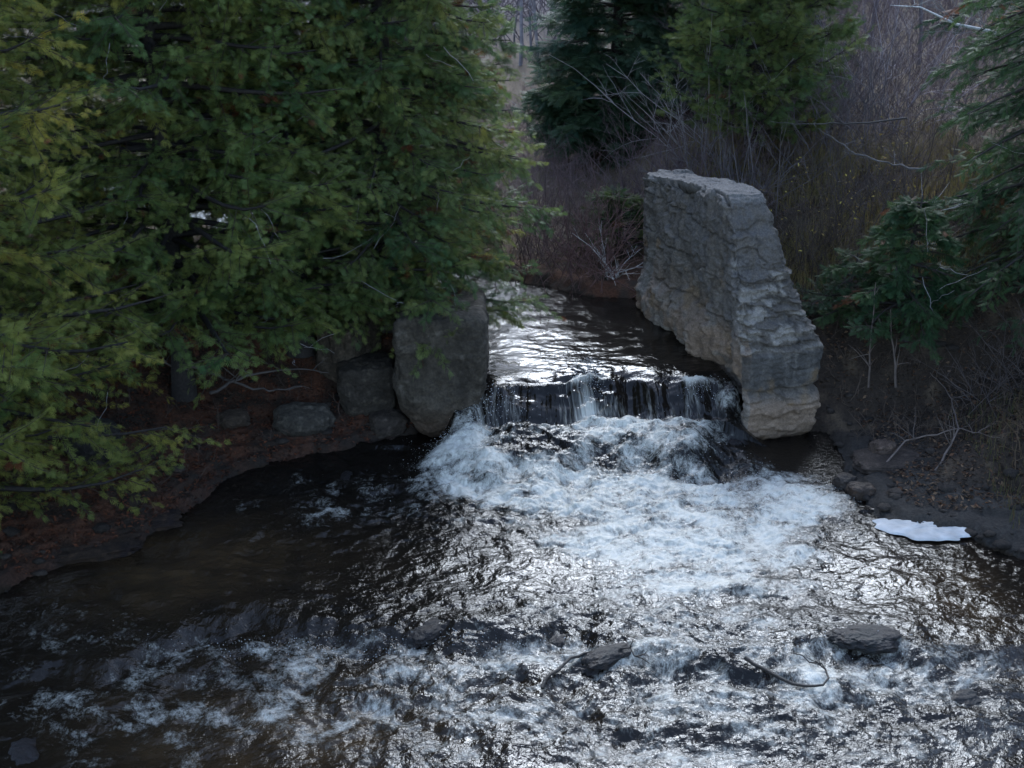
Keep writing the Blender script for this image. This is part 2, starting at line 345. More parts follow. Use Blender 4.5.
tag(mesh('water_spray', V, Fq, M_foam, col=np.full(V.shape, .8)), 'fine white droplets thrown up over the breaking water', kind='stuff')
# ------------------------------------------------------------------ stone
def roundbox(L, T, H, r, res):
    """surface grid of a rounded box, returns verts (local), outward dirs, quads (welded by rounding)"""
    V = []; F = []; n = 0
    dims = np.array([L, T, H])
    for axn in range(3):
        u, v = [i for i in range(3) if i != axn]
        for side in (0, 1):
            nu, nv = max(2, int(dims[u]/res)+1), max(2, int(dims[v]/res)+1)
            a, b = np.meshgrid(np.linspace(0, dims[u], nu), np.linspace(0, dims[v], nv))
            p = np.zeros((nu*nv, 3)); p[:,u] = a.ravel(); p[:,v] = b.ravel(); p[:,axn] = side*dims[axn]
            f = gridf(nu, nv)
            if (side == 1) == (axn == 1): f = f[:, ::-1]
            V.append(p); F.append(f+n); n += len(p)
    V = np.concatenate(V); F = np.concatenate(F)
    key = np.round(V/1e-4).astype(np.int64); _, idx, inv = np.unique(key, axis=0, return_index=True, return_inverse=True)
    V = V[idx]; F = inv.ravel()[F]
    q = np.clip(V, r, dims-r); nd = nrm(V-q); P = q+nd*r
    return P, nd, F
def recess(wz_, prof, col): return np.interp(wz_, prof[:,0], prof[:,col])
# --- tall broken wall on the right
U = np.array([-.275, .961, 0]); Vv = np.array([.961, .275, 0]); O = np.array([3.27, 18.48, 0])
PR = np.array([[-.16,.26,.98],[-.05,.14,1.1],[.1,.03,1.22],[.3,.0,1.24],[.5,-.05,1.26],[.68,.0,1.24],[.76,.09,1.18],[.84,.02,1.23],[1.0,.0,1.26],[1.3,.0,1.28],[1.38,.05,1.26],[1.46,.13,1.16],[1.7,.17,1.12],[1.76,.26,1.04],[2.0,.32,1.0],[2.06,.42,.94],[2.35,.47,.90],[2.42,.56,.86],[2.9,.66,.76],[2.97,.78,.72],[3.5,.95,.64]])
P, nd, FQ = roundbox(4.3, 1.25, 3.62, .17, .017)
s, t, hz = P[:,0], P[:,1], P[:,2]; Lw = 4.3
zt = hz*(1-.09*sst(.5, 4.3, s)*sst(1., 3.4, hz))-.20
jit = .05*f3(np.stack([t, hz*.3, s*.1], 1), 2.5, 3, 5)
s2 = s+recess(zt+jit, PR, 1)*(1-s/Lw)**1.0
T_ = recess(zt+jit, PR, 2); t2 = t/1.25*(T_*(1-s/Lw)+(.75+.45*(1-zt/3.5))*(s/Lw))
loc = np.stack([s2, t2, zt], 1)
big = f3(loc, 1.1, 3, 11); med = f3(loc, 4, 4, 15); 
d1, d2, cid = worley(loc*np.array([.8, .8, 2.6])+.3*np.stack([med, big, med], 1), 2.0, 3)
crack = sst(.10, .0, d2-d1)
e1, e2, eid = worley(loc*np.array([.8, .8, 3.8])+.12*np.stack([med]*3, 1), 5, 13)
lf = (nd[:,1] < -.3).astype(float); ef = (nd[:,0] < -.3).astype(float)
rub = np.clip(sst(1.3, 1.45, zt)*sst(2.65, 2.3, zt), 0, 1)                     # rubble courses half way up the broken end
smooth_band = sst(.8, .86, zt)*sst(1.36, 1.3, zt)
disp = .05*big+.03*med+.022*(cid-.5)*2-.035*crack*(.15+rub)*ef
disp = disp+rub*ef*(.045*(eid-.5)*2-.03*sst(.12, 0, e2-e1))
str_ = n3(loc[:,0]*.6, loc[:,1]*.6, loc[:,2]*16+2*med, 33)
disp = disp+ef*(1-smooth_band*.8)*.03*np.sign(str_)*np.abs(str_)**.5
vert = n3(loc[:,0]*9, loc[:,1]*9, loc[:,2]*1.1, 35)
disp = disp+lf*(.035*vert+.05*(sst(.25,.6,f3(loc, 2.2, 3, 44)))*-1)
disp = disp*(1-.6*smooth_band*ef)+.022*f3(loc*np.array([1,1,2.]), 14, 3, 71)-.02*np.abs(f3(loc, 9, 3, 72))
disp = disp+lf*.2*sst(.5,.9,zt)*sst(1.6,1.2,zt+.3*big)*sst(1.2, 2.2, s+.4*big)-lf*.5*sst(.95, .25, zt+.25*big)*sst(-.05, .5, s)
seam = sst(.03, .0, np.abs(((loc[:,2]+.04*med) % .62)-.31))*(n3(loc[:,0]*2, loc[:,1], loc[:,2]*2, 88) > -.35)+sst(.035, .0, np.abs(((loc[:,0]+.05*med) % .78)-.39))*(n3(loc[:,0], loc[:,1], loc[:,2]*1.5, 89) > .0)
disp = disp-lf*.035*seam*sst(.9, 1.2, zt)-lf*.07*sst(.2, .5, f3(loc*np.array([1,1,.6]), 5, 3, 90))
chunk = (n3(loc[:,0]*1.3, loc[:,1], loc[:,2]*1.1, 91)+.3*med); disp = disp-lf*.09*sst(.05, .10, chunk)-lf*.05*sst(.35, .40, chunk)
fs = sst(.9, .2, s)*sst(1.6, .9, zt)
W = O+U*loc[:,:1]+Vv*loc[:,1:2]+np.array([0, 0, 1.])*loc[:,2:3]+(U*nd[:,:1]+Vv*nd[:,1:2]+np.array([0, 0, 1.])*nd[:,2:3])*disp[:,None]
g1 = f3(loc, 1.7, 4, 51)[:,None]; g2 = f3(loc, 6, 4, 55)[:,None]; g3 = f3(loc*np.array([5, 5, .7]), 3, 4, 58)[:,None]
grey = np.array([.115, .104, .094]); dark = np.array([.085, .085, .09]); beige = np.array([.27, .195, .14]); white = np.array([.25, .235, .215]); ochre = np.array([.22, .15, .08]); moss = np.array([.07, .075, .03])
c = grey*(1+.35*g1+.3*g2+.25*g3)*(1+.3*lf[:,None])  # river face lightened in its colour to look better lit
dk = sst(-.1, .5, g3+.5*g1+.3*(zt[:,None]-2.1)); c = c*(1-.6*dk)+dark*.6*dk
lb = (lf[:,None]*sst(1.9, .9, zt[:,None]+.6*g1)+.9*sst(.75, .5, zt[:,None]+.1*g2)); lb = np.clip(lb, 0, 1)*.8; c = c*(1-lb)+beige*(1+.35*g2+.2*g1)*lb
lb = lf[:,None]*sst(.0, .4, g1*.7+g2*.6-.25*(zt[:,None]-1.4))*.75; c = c*(1-lb)+white*.8*lb
rb = ef[:,None]*rub[:,None]*sst(-.05, .35, g2+.5*str_[:,None]); c = c*(1-.8*rb)+white*.8*rb
rb = ef[:,None]*rub[:,None]*sst(.3, .0, np.abs(str_)[:,None]*3)*.6; c = c*(1-rb)+dark*.7*rb
sb = (ef*smooth_band)[:,None]*.9; c = c*(1-sb)+np.array([.07,.068,.066])*(1+.5*g3+.3*g2)*sb
sk = (ef*sst(.8, 1.3, zt)*sst(1.42, 1.34, zt))[:,None]*sst(.1, .5, g3)*.45; c = c*(1-sk)+white*.8*sk
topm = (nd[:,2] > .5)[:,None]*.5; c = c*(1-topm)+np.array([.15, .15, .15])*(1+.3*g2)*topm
oc_ = sst(.28, .5, f3(loc, 2.6, 3, 61)[:,None])*.5*sst(3, 2, zt[:,None]); c = c*(1-oc_)+ochre*oc_
c = c*(1-.35*(crack[:,None]*ef[:,None]*(g2 > -.1)))
c = c*(1-.45*(lf*seam*sst(.9, 1.2, zt))[:,None]); wetl = sst(.25, .0, zt[:,None])*.6; c = c*(1-wetl)
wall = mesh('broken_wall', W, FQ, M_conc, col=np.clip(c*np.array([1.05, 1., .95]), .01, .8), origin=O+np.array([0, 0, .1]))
tag(wall, 'tall broken concrete and stone wall standing at the right end of the weir', 'wall')
# --- generic stone
def stone(name, c, size, seed, rot=0., colr=(.07,.068,.065), mat=None, label=None, cat='rock', group=None, box=.5, taper=0., n=46, amp=.16):
    a = np.linspace(-1, 1, n); V = []; F = []; k = 0
    P, nd, FQ = roundbox(2, 2, 2, .3, 2/n); P = P-1
    sph = nrm(P); P = P*box+sph*(1-box)*1.1
    d1, d2, cid = worley(P+seed, 1.1, seed); 
    P = P*(1+amp*f3(P+seed*3, 1.1, 3, seed)[:,None]+amp*.5*f3(P+seed, 4, 4, seed+9)[:,None]+(amp*.5*(cid-.5)*sst(.0, .2, d2-d1))[:,None])
    tz = (P[:,2:3]+1)/2; P[:,:2] *= (1-taper*(1-tz))
    P = P*np.array(size)/2
    cr_, sr_ = math.cos(rot), math.sin(rot); P = np.stack([P[:,0]*cr_-P[:,1]*sr_, P[:,0]*sr_+P[:,1]*cr_, P[:,2]], 1)
    g = f3(P, 4, 4, seed+2)[:,None]; g_ = f3(P, 14, 3, seed+5)[:,None]
    col = np.array(colr)*((1+.5*g+.4*g_)+sst(.2, .5, g_)*.8)
    o = mesh(name, P+np.array([0, 0, size[2]/2]), FQ, mat or M_rock, col=np.clip(col*np.array([1.0, .86, .72]), .008, .6)); o.location = [float(q) for q in c]
    return tag(o, label, cat, group)
# left abutment block: heavy, cut away at the foot
a0 = np.array([-1.03, 19.2, .02])
P, nd, FQ = roundbox(1.34, 1.5, 1.9, .14, .022)
lx, ly, lz = P[:,0]-.67, P[:,1]-.75, P[:,2]
tp = np.interp(lz, [0, .15, .5, .8, 2.3], [.42, .66, .9, 1., .97]); lx = lx*tp+.10*sst(.6, 0, lz); ly = ly*np.interp(lz, [0, .5, 2.3], [.7, .95, 1.])
loc = np.stack([lx, ly, lz], 1); d1, d2, cid = worley(loc+3, 1.9, 4); md = f3(loc, 4, 4, 7)
disp = .06*f3(loc, 1.6, 3, 3)+.05*md+.03*(cid-.5)-.008*sst(.05, 0, d2-d1)
disp = disp-.03*np.abs(f3(loc, 8, 4, 77))+.02*f3(loc, 18, 3, 78)
W = loc+nd*disp[:,None]
g = f3(loc, 2.4, 4, 9)[:,None]; g2 = f3(loc, 9, 4, 10)[:,None]
c = np.array([.052, .048, .042])*(1+.6*g+.6*g2); k_ = sst(.75, .2, lz[:,None]+.2*g); c = c*(1-k_*.6)+np.array([.08,.055,.04])*k_*.6; k_ = sst(.25, .6, g2)*.2; c = c*(1-k_)+.22*k_
o = mesh('abutment_block', W, FQ, M_rock, col=np.clip(c*np.array([1.1, .98, .84]), .01, .6)); o.location = a0
tag(o, 'big squared grey stone block under the cedars at the left end of the weir', 'stone block')
# rocks on the banks
def on(px, py, z=None, Y=None):
    r_ = ray(px, py); q = CAM[None]+r_[None]*(np.linspace(8, 60, 2600)/r_[1])[:,None]; h_ = land(q[:,0], q[:,1])
    i = int(np.argmax(q[:,2] < h_)); return q[i]
p = on(302, 432); stone('boulder', (p[0], p[1]+.2, p[2]-.12), (.82, .6, .46), 3, .2, (.05,.05,.048), box=.2, label='rounded grey boulder lying alone on the red needle litter at the left bank')
p = on(366, 412); stone('rock', (p[0], p[1]+.3, p[2]-.08), (.85, .8, .8), 5, .1, (.036,.034,.031), box=.85, label='low dark squared rock beside the left stone block, partly buried in litter')
p = on(350, 392); stone('rock', (p[0]-.05, p[1]+.5, p[2]-.1), (.7, .9, 1.1), 8, -.5, (.065,.058,.05), box=.8, label='upright angular grey rock under the cedar branches above the low dark rock')
p = on(386, 430); stone('rock', (p[0], p[1]+.1, p[2]-.12), (.5, .4, .36), 9, .5, (.04,.036,.034), label='small dark wet rock at the foot of the left stone block')
p = on(232, 425); stone('rock', (p[0], p[1]+.1, p[2]-.05), (.42, .35, .2), 12, .5, (.05,.042,.036), label='small flat brown stone in the litter left of the grey boulder')
p = on(85, 470); stone('rock', (p[0], p[1]+.4, p[2]-.1), (.7, .6, .6), 14, .3, (.03,.031,.033), label='dark grey boulder in the shade under the lowest branches at the left')
p = on(884, 456); stone('rock', (p[0], p[1]+.1, p[2]-.06), (.34, .3, .24), 17, .5, (.075,.06,.055), label='small brown rock on the leaf litter right of the tall wall')
p = atz(862, 500, .0); stone('rock', (p[0], p[1]+.08, -.1), (.36, .3, .3), 18, .2, (.03,.022,.018), M_wet, label='dark wet rock at the corner of the right bank ledge beside the foam')
p = atz(845, 487, .0); stone('rock', (p[0], p[1]+.08, -.1), (.28, .26, .24), 19, .7, (.035,.03,.028), M_wet, label='smaller wet rock touching the foam below the tall wall')
p = atz(940, 500, .05); stone('rock_slab', (p[0], p[1]+.3, -.08), (1.7, .8, .22), 21, -.12, (.05,.042,.038), box=.9, amp=.1, label='long flat brown rock slab forming the right bank ledge')
p = atz(915, 472, .1); stone('rock_slab', (p[0]-.1, p[1]+.3, .02), (1.3, .7, .2), 23, .1, (.045,.038,.036), box=.9, amp=.1, label='upper flat rock slab between the wall foot and the litter slope')
for i, (px, py, sz, lb) in enumerate([(115,533,(1.5,.45,.2),'long flat ledge of dark layered rock at the left water edge'),(60,560,(1.7,.5,.18),'lowest dark rock shelf at the left edge of the picture'),(150,500,(.9,.4,.18),'short dark rock shelf below the left cedar branches')]):
    p = atz(px, py, .05); stone('rock_slab', (p[0], p[1]+.2, -.06), sz, 25+i, .25, (.022,.015,.011), box=.7, amp=.25, label=lb)
# rocks in the stream
for i, (px, py, sz, lift, lb) in enumerate([(868,650,(.75,.4,.2),.02,'low dark rock in the riffle right of centre with water sliding over it'),
        (970,693,(.5,.34,.2),.0,'small dark rock in the foam near the lower right corner'),
        (612,662,(.7,.3,.2),.01,'dark wet rock in midstream with a stick caught on it'),
        (430,636,(.5,.3,.2),.0,'dark rock on the lip of the lower ledge'),
        (562,640,(.3,.24,.18),.0,'small dark rock on the lower ledge left of midstream rock'),
        (345,484,(.3,.16,.12),.0,'tiny dark rock in the glittering water at left'),
        (735,455,(.3,.2,.2),.0,'little dark rock in the rapids under the tall wall'),
        (20,745,(.45,.3,.16),.0,'dark rock at the lower left corner of the stream')]):
    p = atz(px, py, -.02); zz = wz(p[0], p[1]+.1); stone('stream_rock', (p[0], p[1]+.1, zz-sz[2]*.88+lift), sz, 40+i, .3*i, (.010,.008,.007), M_wet, label=lb, box=.15, amp=.3)
g = np.random.default_rng(91); V = []; F = []; C = []; nb = 0
P0, nd0, F0 = roundbox(2, 2, 2, .6, .7); P0 = nrm(P0-1)
for xr, yr, n in (((-7.2, -1.2), (14, 20), 200), ((4.3, 8.2), (15, 20), 170)):
    xs = g.uniform(*xr, n*3); ys = g.uniform(*yr, n*3); dd = water_dist(xs, ys); k = (dd > -.12) & (g.random(n*3) < np.exp(-np.abs(dd)*1.1)+.08); xs, ys = xs[k][:n], ys[k][:n]
    for a_, b_ in zip(xs, ys):
        sc = .02+.09*g.random()**4; v = P0*(1+.25*g.normal(size=(len(P0), 1))*.6)*sc*np.array([1.2, g.uniform(.7, 1.2), g.uniform(.4, .7)])+np.array([a_, b_, gz(a_, b_)+sc*.12])
        V.append(v); F.append(F0+nb); nb += len(v); C.append(np.full(v.shape, 1.)*np.array([.035, .027, .022])*g.uniform(.5, 1.4))
tag(mesh('pebbles', np.concatenate(V), np.concatenate(F), M_rock, col=np.concatenate(C)), 'small dark stones scattered along both banks', kind='stuff')
# white patch of settled foam by the right ledge
aa = np.linspace(0, 2*np.pi, 97)[:-1]; pc = atz(927, 523, .12)
rr = 1+.16*np.sin(aa*2+1)+.1*np.sin(aa*3)+.05*np.sin(aa*7+2)+.04*np.sin(aa*12)
V = []; rings = 14
for k in range(rings+1):
    q = k/rings; h_ = .05*math.sqrt(max(0, 1-q**2.2))
    V += [(.56*q*rr[i]*math.cos(aa[i]), .34*q*rr[i]*math.sin(aa[i])-.10*math.cos(aa[i])*q, h_+(.016*math.sin(9*q*math.cos(aa[i])+3)*math.cos(11*q*math.sin(aa[i]))+.007*math.sin(31*q*math.cos(aa[i]+.4))*math.cos(27*q*math.sin(aa[i])))*(1-q)) for i in range(96)]
F = [(k*96+i, (k+1)*96+i, (k+1)*96+(i+1) % 96, k*96+(i+1) % 96) for k in range(rings) for i in range(96)]
o = mesh('foam_patch', np.array(V), np.array(F), M_foam, col=.42+.22*f3(np.array(V), 7, 4, 5)[:,None]*np.ones((1, 3))); o.location = (pc[0], pc[1], .035)
tag(o, 'flat white patch of still foam beside the right bank ledge', 'foam')
# ------------------------------------------------------------------ conifers
def template(kind):
    q = []
    def leaf(bx, by, a, L, wd, dz=0.):
        ca, sa = math.sin(a), math.cos(a)
        q.append([(bx, by, 0), (bx+ca*L*.5+sa*wd, by+sa*L*.5-ca*wd, dz*.5), (bx+ca*L, by+sa*L, dz), (bx+ca*L*.5-sa*wd, by+sa*L*.5+ca*wd, dz*.5)])
    if kind == 'cedar':
        for i in range(4):
            t = .08+.2*i; L = .52*(1-.6*t)+.06
            for s_ in (-1, 1): leaf(0, t+.05*(s_ > 0), s_*.66, L*1.12, .036-.009*t, -.08)
        leaf(0, .3, 0, .75, .045, -.06)
    else:
        for i in range(7):
            t = .05+.13*i; L = .32*(1-.4*t)
            for s_ in (-1, 1): leaf(0, t+.04*(s_ > 0), s_*.85, L, .034, -.05)
        leaf(0, .3, 0, .7, .028, -.05)
    q = np.array(q); return q.reshape(-1, 3), np.arange(q.shape[0]*4).reshape(-1, 4)
TPL = {k: template(k) for k in ('cedar', 'needle')}
def conifer(name, label, base, H, R, zlo, seed, kind='cedar', nl=90, ns=15, nq=9, spray=.2, col=(.05,.075,.02), brown=.014, droop=.25, tip=.25, group=None, cat='tree', prof=.55,
            trunk_r=.16, dead=14, lean=(0, 0), asym=None, top_thin=True, barkc=(.035,.03,.028), zfull=9.0):
    g = np.random.default_rng(seed); base = np.array([base[0], base[1], gz(*base[:2])-.05])
    root = empty(name, base, label, cat, group)
    K = 14; tt = np.linspace(0, 1, K); TP = np.stack([lean[0]*tt+.08*np.sin(tt*5+seed)*tt, lean[1]*tt+.08*np.cos(tt*4+seed)*tt, tt*H], 1)
    TR = trunk_r*(1-tt)**.8+.012
    TR[0] *= 1.35
    tv, tf = tubes(TP[None], TR[None], 9)
    zl = np.sort(zlo+(H*.97-zlo)*(g.random(nl)**1.15)); zr = zl/H
    phi = np.arange(nl)*2.39996+g.random(nl)*.8
    Rz = R*np.clip(1-((zr-.18).clip(0)/.84)**1.3, .03, 1)**prof
    L = Rz*g.uniform(.72, 1.12, nl)
    if asym is not None: L = L*(1+asym[1]*np.cos(phi-asym[0]))
    tb = np.linspace(0, 1, 7)
    az = phi[:,None]+.25*g.normal(size=nl)[:,None]*tb[None]
    st = np.stack([np.interp(zl, TP[:,2], TP[:,0]), np.interp(zl, TP[:,2], TP[:,1]), zl], 1)
    rr_ = L[:,None]*tb
    dz = L[:,None]*(.12*tb-droop*1.6*tb**2+tip*1.2*tb**3)*g.uniform(.6, 1.4, nl)[:,None]
    LP = st[:,None]+np.stack([np.cos(az)*rr_, np.sin(az)*rr_, dz], -1)
    lv, lf_ = tubes(LP, (.010+.018*L[:,None])*(1-.85*tb), 4)
    # second order
    n2_ = ns; ts = g.uniform(.22, 1., (nl, n2_))
    i0 = np.clip((ts*6).astype(int), 0, 5); fr_ = ts*6-i0; ii = np.arange(nl)[:,None]
    SB = LP[ii, i0]*(1-fr_[...,None])+LP[ii, i0+1]*fr_[...,None]
    SD = nrm(LP[ii, i0+1]-LP[ii, i0])
    sidea = np.where(g.random((nl, n2_)) < .5, -1, 1)*g.uniform(.3, 1.1, (nl, n2_))
    cs, sn = np.cos(sidea), np.sin(sidea)
    D = np.stack([SD[...,0]*cs-SD[...,1]*sn, SD[...,0]*sn+SD[...,1]*cs, SD[...,2]*.5+g.normal(size=(nl, n2_))*(.42 if kind == 'cedar' else .25)-droop*.35+.05], -1); D = nrm(D)
    SL = np.clip(L[:,None]*.40*(1.15-.6*ts), .12, .8)*g.uniform(.6, 1.25, (nl, n2_))
    te = np.linspace(0, 1, 4)
    SP = SB[:,:,None]+D[:,:,None]*(SL[...,None]*te)[...,None]; SP[...,2] += -(SL[...,None]*te**2)*(droop*.9)+(SL[...,None]*te**3)*tip*.6
    N2 = nl*n2_; SPf = SP.reshape(N2, 4, 3)
    hi = base[2]+SPf[:,0,2] > zfull
    back = SPf[:,0,1] > .35*R
    keep2 = ((~hi) | (g.random(N2) < .45)) & (~back | (g.random(N2) < .55)); big_ = np.where(hi, 1.5, 1.)
    SPf = SPf[keep2]; big_ = big_[keep2]; SLf = SL.reshape(-1)[keep2]; N2 = len(SPf)
    sv, sf = tubes(SPf, np.full((N2, 4), 1.)*np.array([.006, .005, .004, .0025]), 3)
    # sprays
    tq = np.linspace(.12, 1, nq)[None]+g.normal(size=(N2, nq))*.04; tq = np.clip(tq, 0, 1)
    i0 = np.clip((tq*3).astype(int), 0, 2); fr_ = tq*3-i0; ii = np.arange(N2)[:,None]
    B = SPf[ii, i0]*(1-fr_[...,None])+SPf[ii, i0+1]*fr_[...,None]
    T = nrm(SPf[ii, i0+1]-SPf[ii, i0])
    Z = np.array([0, 0, 1.]); Sd = nrm(np.cross(T, Z)); sgn = np.where(np.arange(nq)[None] % 2, 1, -1)*np.where(tq > .93, .15, 1.)
    ax_ = nrm(T*g.uniform(.5, 1.1, (N2, nq, 1))+Sd*(sgn*g.uniform(.4, 1.1, (N2, nq)))[...,None]+Z*(g.normal(size=(N2, nq))*.35-(.25 if kind == 'cedar' else .15))[...,None])
    up_ = nrm(Z*(.45 if kind == 'cedar' else .8)+(g.normal(size=(N2, nq, 3))*(.6 if kind == 'cedar' else .4)))
    xx = nrm(np.cross(ax_, up_)); zz_ = np.cross(xx, ax_)
    sc = spray*g.uniform(.65, 1.2, (N2, nq))*big_[:,None]*(1-.25*tq)
    tv_, tf_ = TPL[kind]
    M = np.stack([xx, ax_, zz_], -2)*sc[...,None,None]            # rows
    M = M.reshape(-1, 3, 3); Bf = B.reshape(-1, 3)
    CV = (Bf[:,None]+tv_[None]@M).reshape(-1, 3); CF = (np.arange(len(Bf))[:,None,None]*len(tv_)+tf_[None]).reshape(-1, 4)
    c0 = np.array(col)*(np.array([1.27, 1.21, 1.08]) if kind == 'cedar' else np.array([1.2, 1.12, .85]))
    lt = np.repeat(g.normal(size=nl), n2_)[keep2]; s2t = g.normal(size=N2)
    br = (1+.10*lt[:,None]+.12*s2t[:,None]+.10*g.normal(size=(N2, nq)))
    hue = (.06*lt+.06*s2t)[:,None]*np.ones((1, nq))
    cc = np.stack([c0[0]*br*(1+1.6*hue), c0[1]*br, c0[2]*br*(1-hue)], -1)
    isb = (g.random(N2) < brown)[:,None]*np.ones((1, nq)); isb = np.maximum(isb, (g.random((N2, nq)) < brown*.5))
    cc = np.where(isb[...,None] > 0, np.array([.16, .055, .022])*np.clip(br, .5, 1.6)[...,None]*.8, cc)
    CC = np.repeat(np.clip(cc, .006, .5).reshape(-1, 3), len(tv_), 0)
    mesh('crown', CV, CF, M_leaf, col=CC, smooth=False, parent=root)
    bc = np.array(barkc)
    tv2, tf2, tc2 = joinm([(tv, tf, bc), (lv, lf_, bc*.9)])
    parts = [(sv, sf, np.array([.06, .045, .035]))]
    if dead:      # pale dead twigs sticking out of the foliage
        nd_ = dead*4; zt_ = zlo*.6+g.random(nd_)*(min(H, 8)-zlo); ph = g.random(nd_)*6.283; ln = R*g.uniform(.7, 1.12, nd_)*np.clip(1-(zt_/H)**1.5, .1, 1)
        st_ = np.stack([np.cos(ph)*ln*.82, np.sin(ph)*ln*.82, zt_], 1); dd = nrm(np.stack([np.cos(ph), np.sin(ph), g.normal(size=nd_)*.5], 1)+.5*g.normal(size=(nd_, 3)))
        tz_ = np.linspace(0, 1, 6); DPp = st_[:,None]+dd[:,None]*(tz_[None,:,None]*g.uniform(.3, .8, nd_)[:,None,None])+np.cumsum(g.normal(size=(nd_, 6, 3))*.025, 1)
        dv, df = tubes(DPp, np.full((nd_, 6), 1.)*np.linspace(.007, .003, 6), 3); parts.append((dv, df, np.array([.26, .24, .24])))
    bv, bf, bcc = joinm([(tv2, tf2, tc2)]+parts); mesh('trunk', bv, bf, M_bark, col=bcc, parent=root)
    return root
cg = (.11, .148, .045)
conifer('cedar_tree', 'olive green cedar nearest the camera, hanging over the stream at the left edge', (-7.05, 15.1), 10, 2.55, .3, 1, nl=210, ns=21, nq=19, spray=.145, col=(.145,.165,.042), brown=.02, droop=.30, tip=.35, trunk_r=.2, asym=(-.1, .12), zfull=7.5)
conifer('cedar_tree', 'tall cedar with a dark hollow round its trunk in the middle of the left bank', (-4.75, 18.9), 11, 2.6, 1.35, 2, nl=220, ns=21, nq=19, spray=.15, col=cg, droop=.28, tip=.3, trunk_r=.13, zfull=7.5, asym=(-.9,.12))
conifer('cedar_tree', 'cedar spreading over the big squared stone block at the left end of the weir', (-1.85, 20.4), 11, 2.05, .5, 3, nl=225, ns=20, nq=19, spray=.15, col=(.092,.13,.048), droop=.34, tip=.28, trunk_r=.17, zfull=7.5)
conifer('cedar_tree', 'cedar between the hollow trunk cedar and the one over the stone block', (-3.2, 20.0), 12, 2.3, .9, 4, nl=180, ns=18, nq=17, spray=.17, col=(.10,.14,.048), zfull=7.5, trunk_r=.17)
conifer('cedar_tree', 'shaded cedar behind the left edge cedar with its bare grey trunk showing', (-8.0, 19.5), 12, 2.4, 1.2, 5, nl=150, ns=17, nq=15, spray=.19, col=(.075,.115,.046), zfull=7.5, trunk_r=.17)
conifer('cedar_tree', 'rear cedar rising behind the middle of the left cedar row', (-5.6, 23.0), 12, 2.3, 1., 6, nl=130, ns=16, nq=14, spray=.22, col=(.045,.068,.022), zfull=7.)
conifer('cedar_tree', 'rear cedar at the right end of the left row beside the far gap', (-1.55, 24.4), 10, 1.5, 1.0, 8, nl=120, ns=16, nq=14, spray=.20, col=(.08,.105,.05), zfull=7., brown=.02)
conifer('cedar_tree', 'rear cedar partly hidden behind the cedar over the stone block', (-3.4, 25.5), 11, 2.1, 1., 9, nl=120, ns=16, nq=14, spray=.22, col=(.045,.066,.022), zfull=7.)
conifer('cedar_tree', 'light green cedar standing on the bank behind the tall wall', (4.7, 27), 9.0, 1.75, .35, 10, nl=160, ns=17, nq=14, spray=.19, col=(.088,.128,.046), droop=.1, tip=.25, zfull=7., brown=.01)
sg = (.040, .080, .056)
conifer('spruce_tree', 'dark blue green spruce at the right side of the far gap', (2.35, 32), 7.2, 1.75, .05, 11, kind='needle', nl=170, ns=14, nq=9, spray=.42, col=sg, droop=.15, tip=.1, prof=.9, dead=0, brown=0, zfull=6.)
conifer('spruce_tree', 'paler bluish spruce between the dark spruce and the light green cedar', (3.9, 31), 6.8, 1.35, .2, 12, kind='needle', nl=150, ns=14, nq=9, spray=.42, col=(.056,.10,.078), droop=.15, tip=.1, prof=.9, dead=0, brown=0, zfull=6.)
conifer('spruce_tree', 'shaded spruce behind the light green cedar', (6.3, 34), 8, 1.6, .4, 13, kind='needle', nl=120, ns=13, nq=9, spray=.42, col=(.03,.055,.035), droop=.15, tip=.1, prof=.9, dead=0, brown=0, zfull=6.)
hg = (.028, .064, .032)
conifer('hemlock_tree', 'large dark hemlock filling the right edge of the picture', (8.8, 20.0), 9.5, 2.6, .1, 14, kind='needle', nl=210, ns=17, nq=14, spray=.20, col=hg, droop=.30, tip=.05, prof=.8, dead=6, brown=.01, zfull=7.)
conifer('hemlock_tree', 'thin hemlock sapling with bare lower trunk between the wall and the large hemlock', (5.9, 19.9), 2.2, 1.05, .5, 15, kind='needle', nl=44, ns=13, nq=8, spray=.2, col=hg, droop=.22, tip=.05, prof=.6, dead=3, brown=.01, trunk_r=.045)
conifer('hemlock_tree', 'low hemlock seedling on the slope at the foot of the bare saplings', (5.15, 20.4), 1.1, .9, .15, 16, kind='needle', nl=22, ns=8, nq=7, spray=.18, col=(.03,.062,.03), droop=.15, tip=.1, prof=.5, dead=0, brown=.0, trunk_r=.02)
conifer('hemlock_tree', 'hemlock behind the large one at the upper right corner', (9.6, 23.2), 10, 2.4, .3, 17, kind='needle', nl=110, ns=13, nq=8, spray=.27, col=hg, droop=.25, tip=.05, prof=.8, dead=2, brown=.0, zfull=7)
conifer('fir_sapling', 'little green fir sapling leaning beside the far end of the tall wall', (1.95, 25.0), 1.2, .9, .15, 18, kind='needle', nl=34, ns=8, nq=7, spray=.22, col=(.045,.075,.03), droop=.1, tip=.1, prof=.6, dead=0, brown=.02, trunk_r=.03)
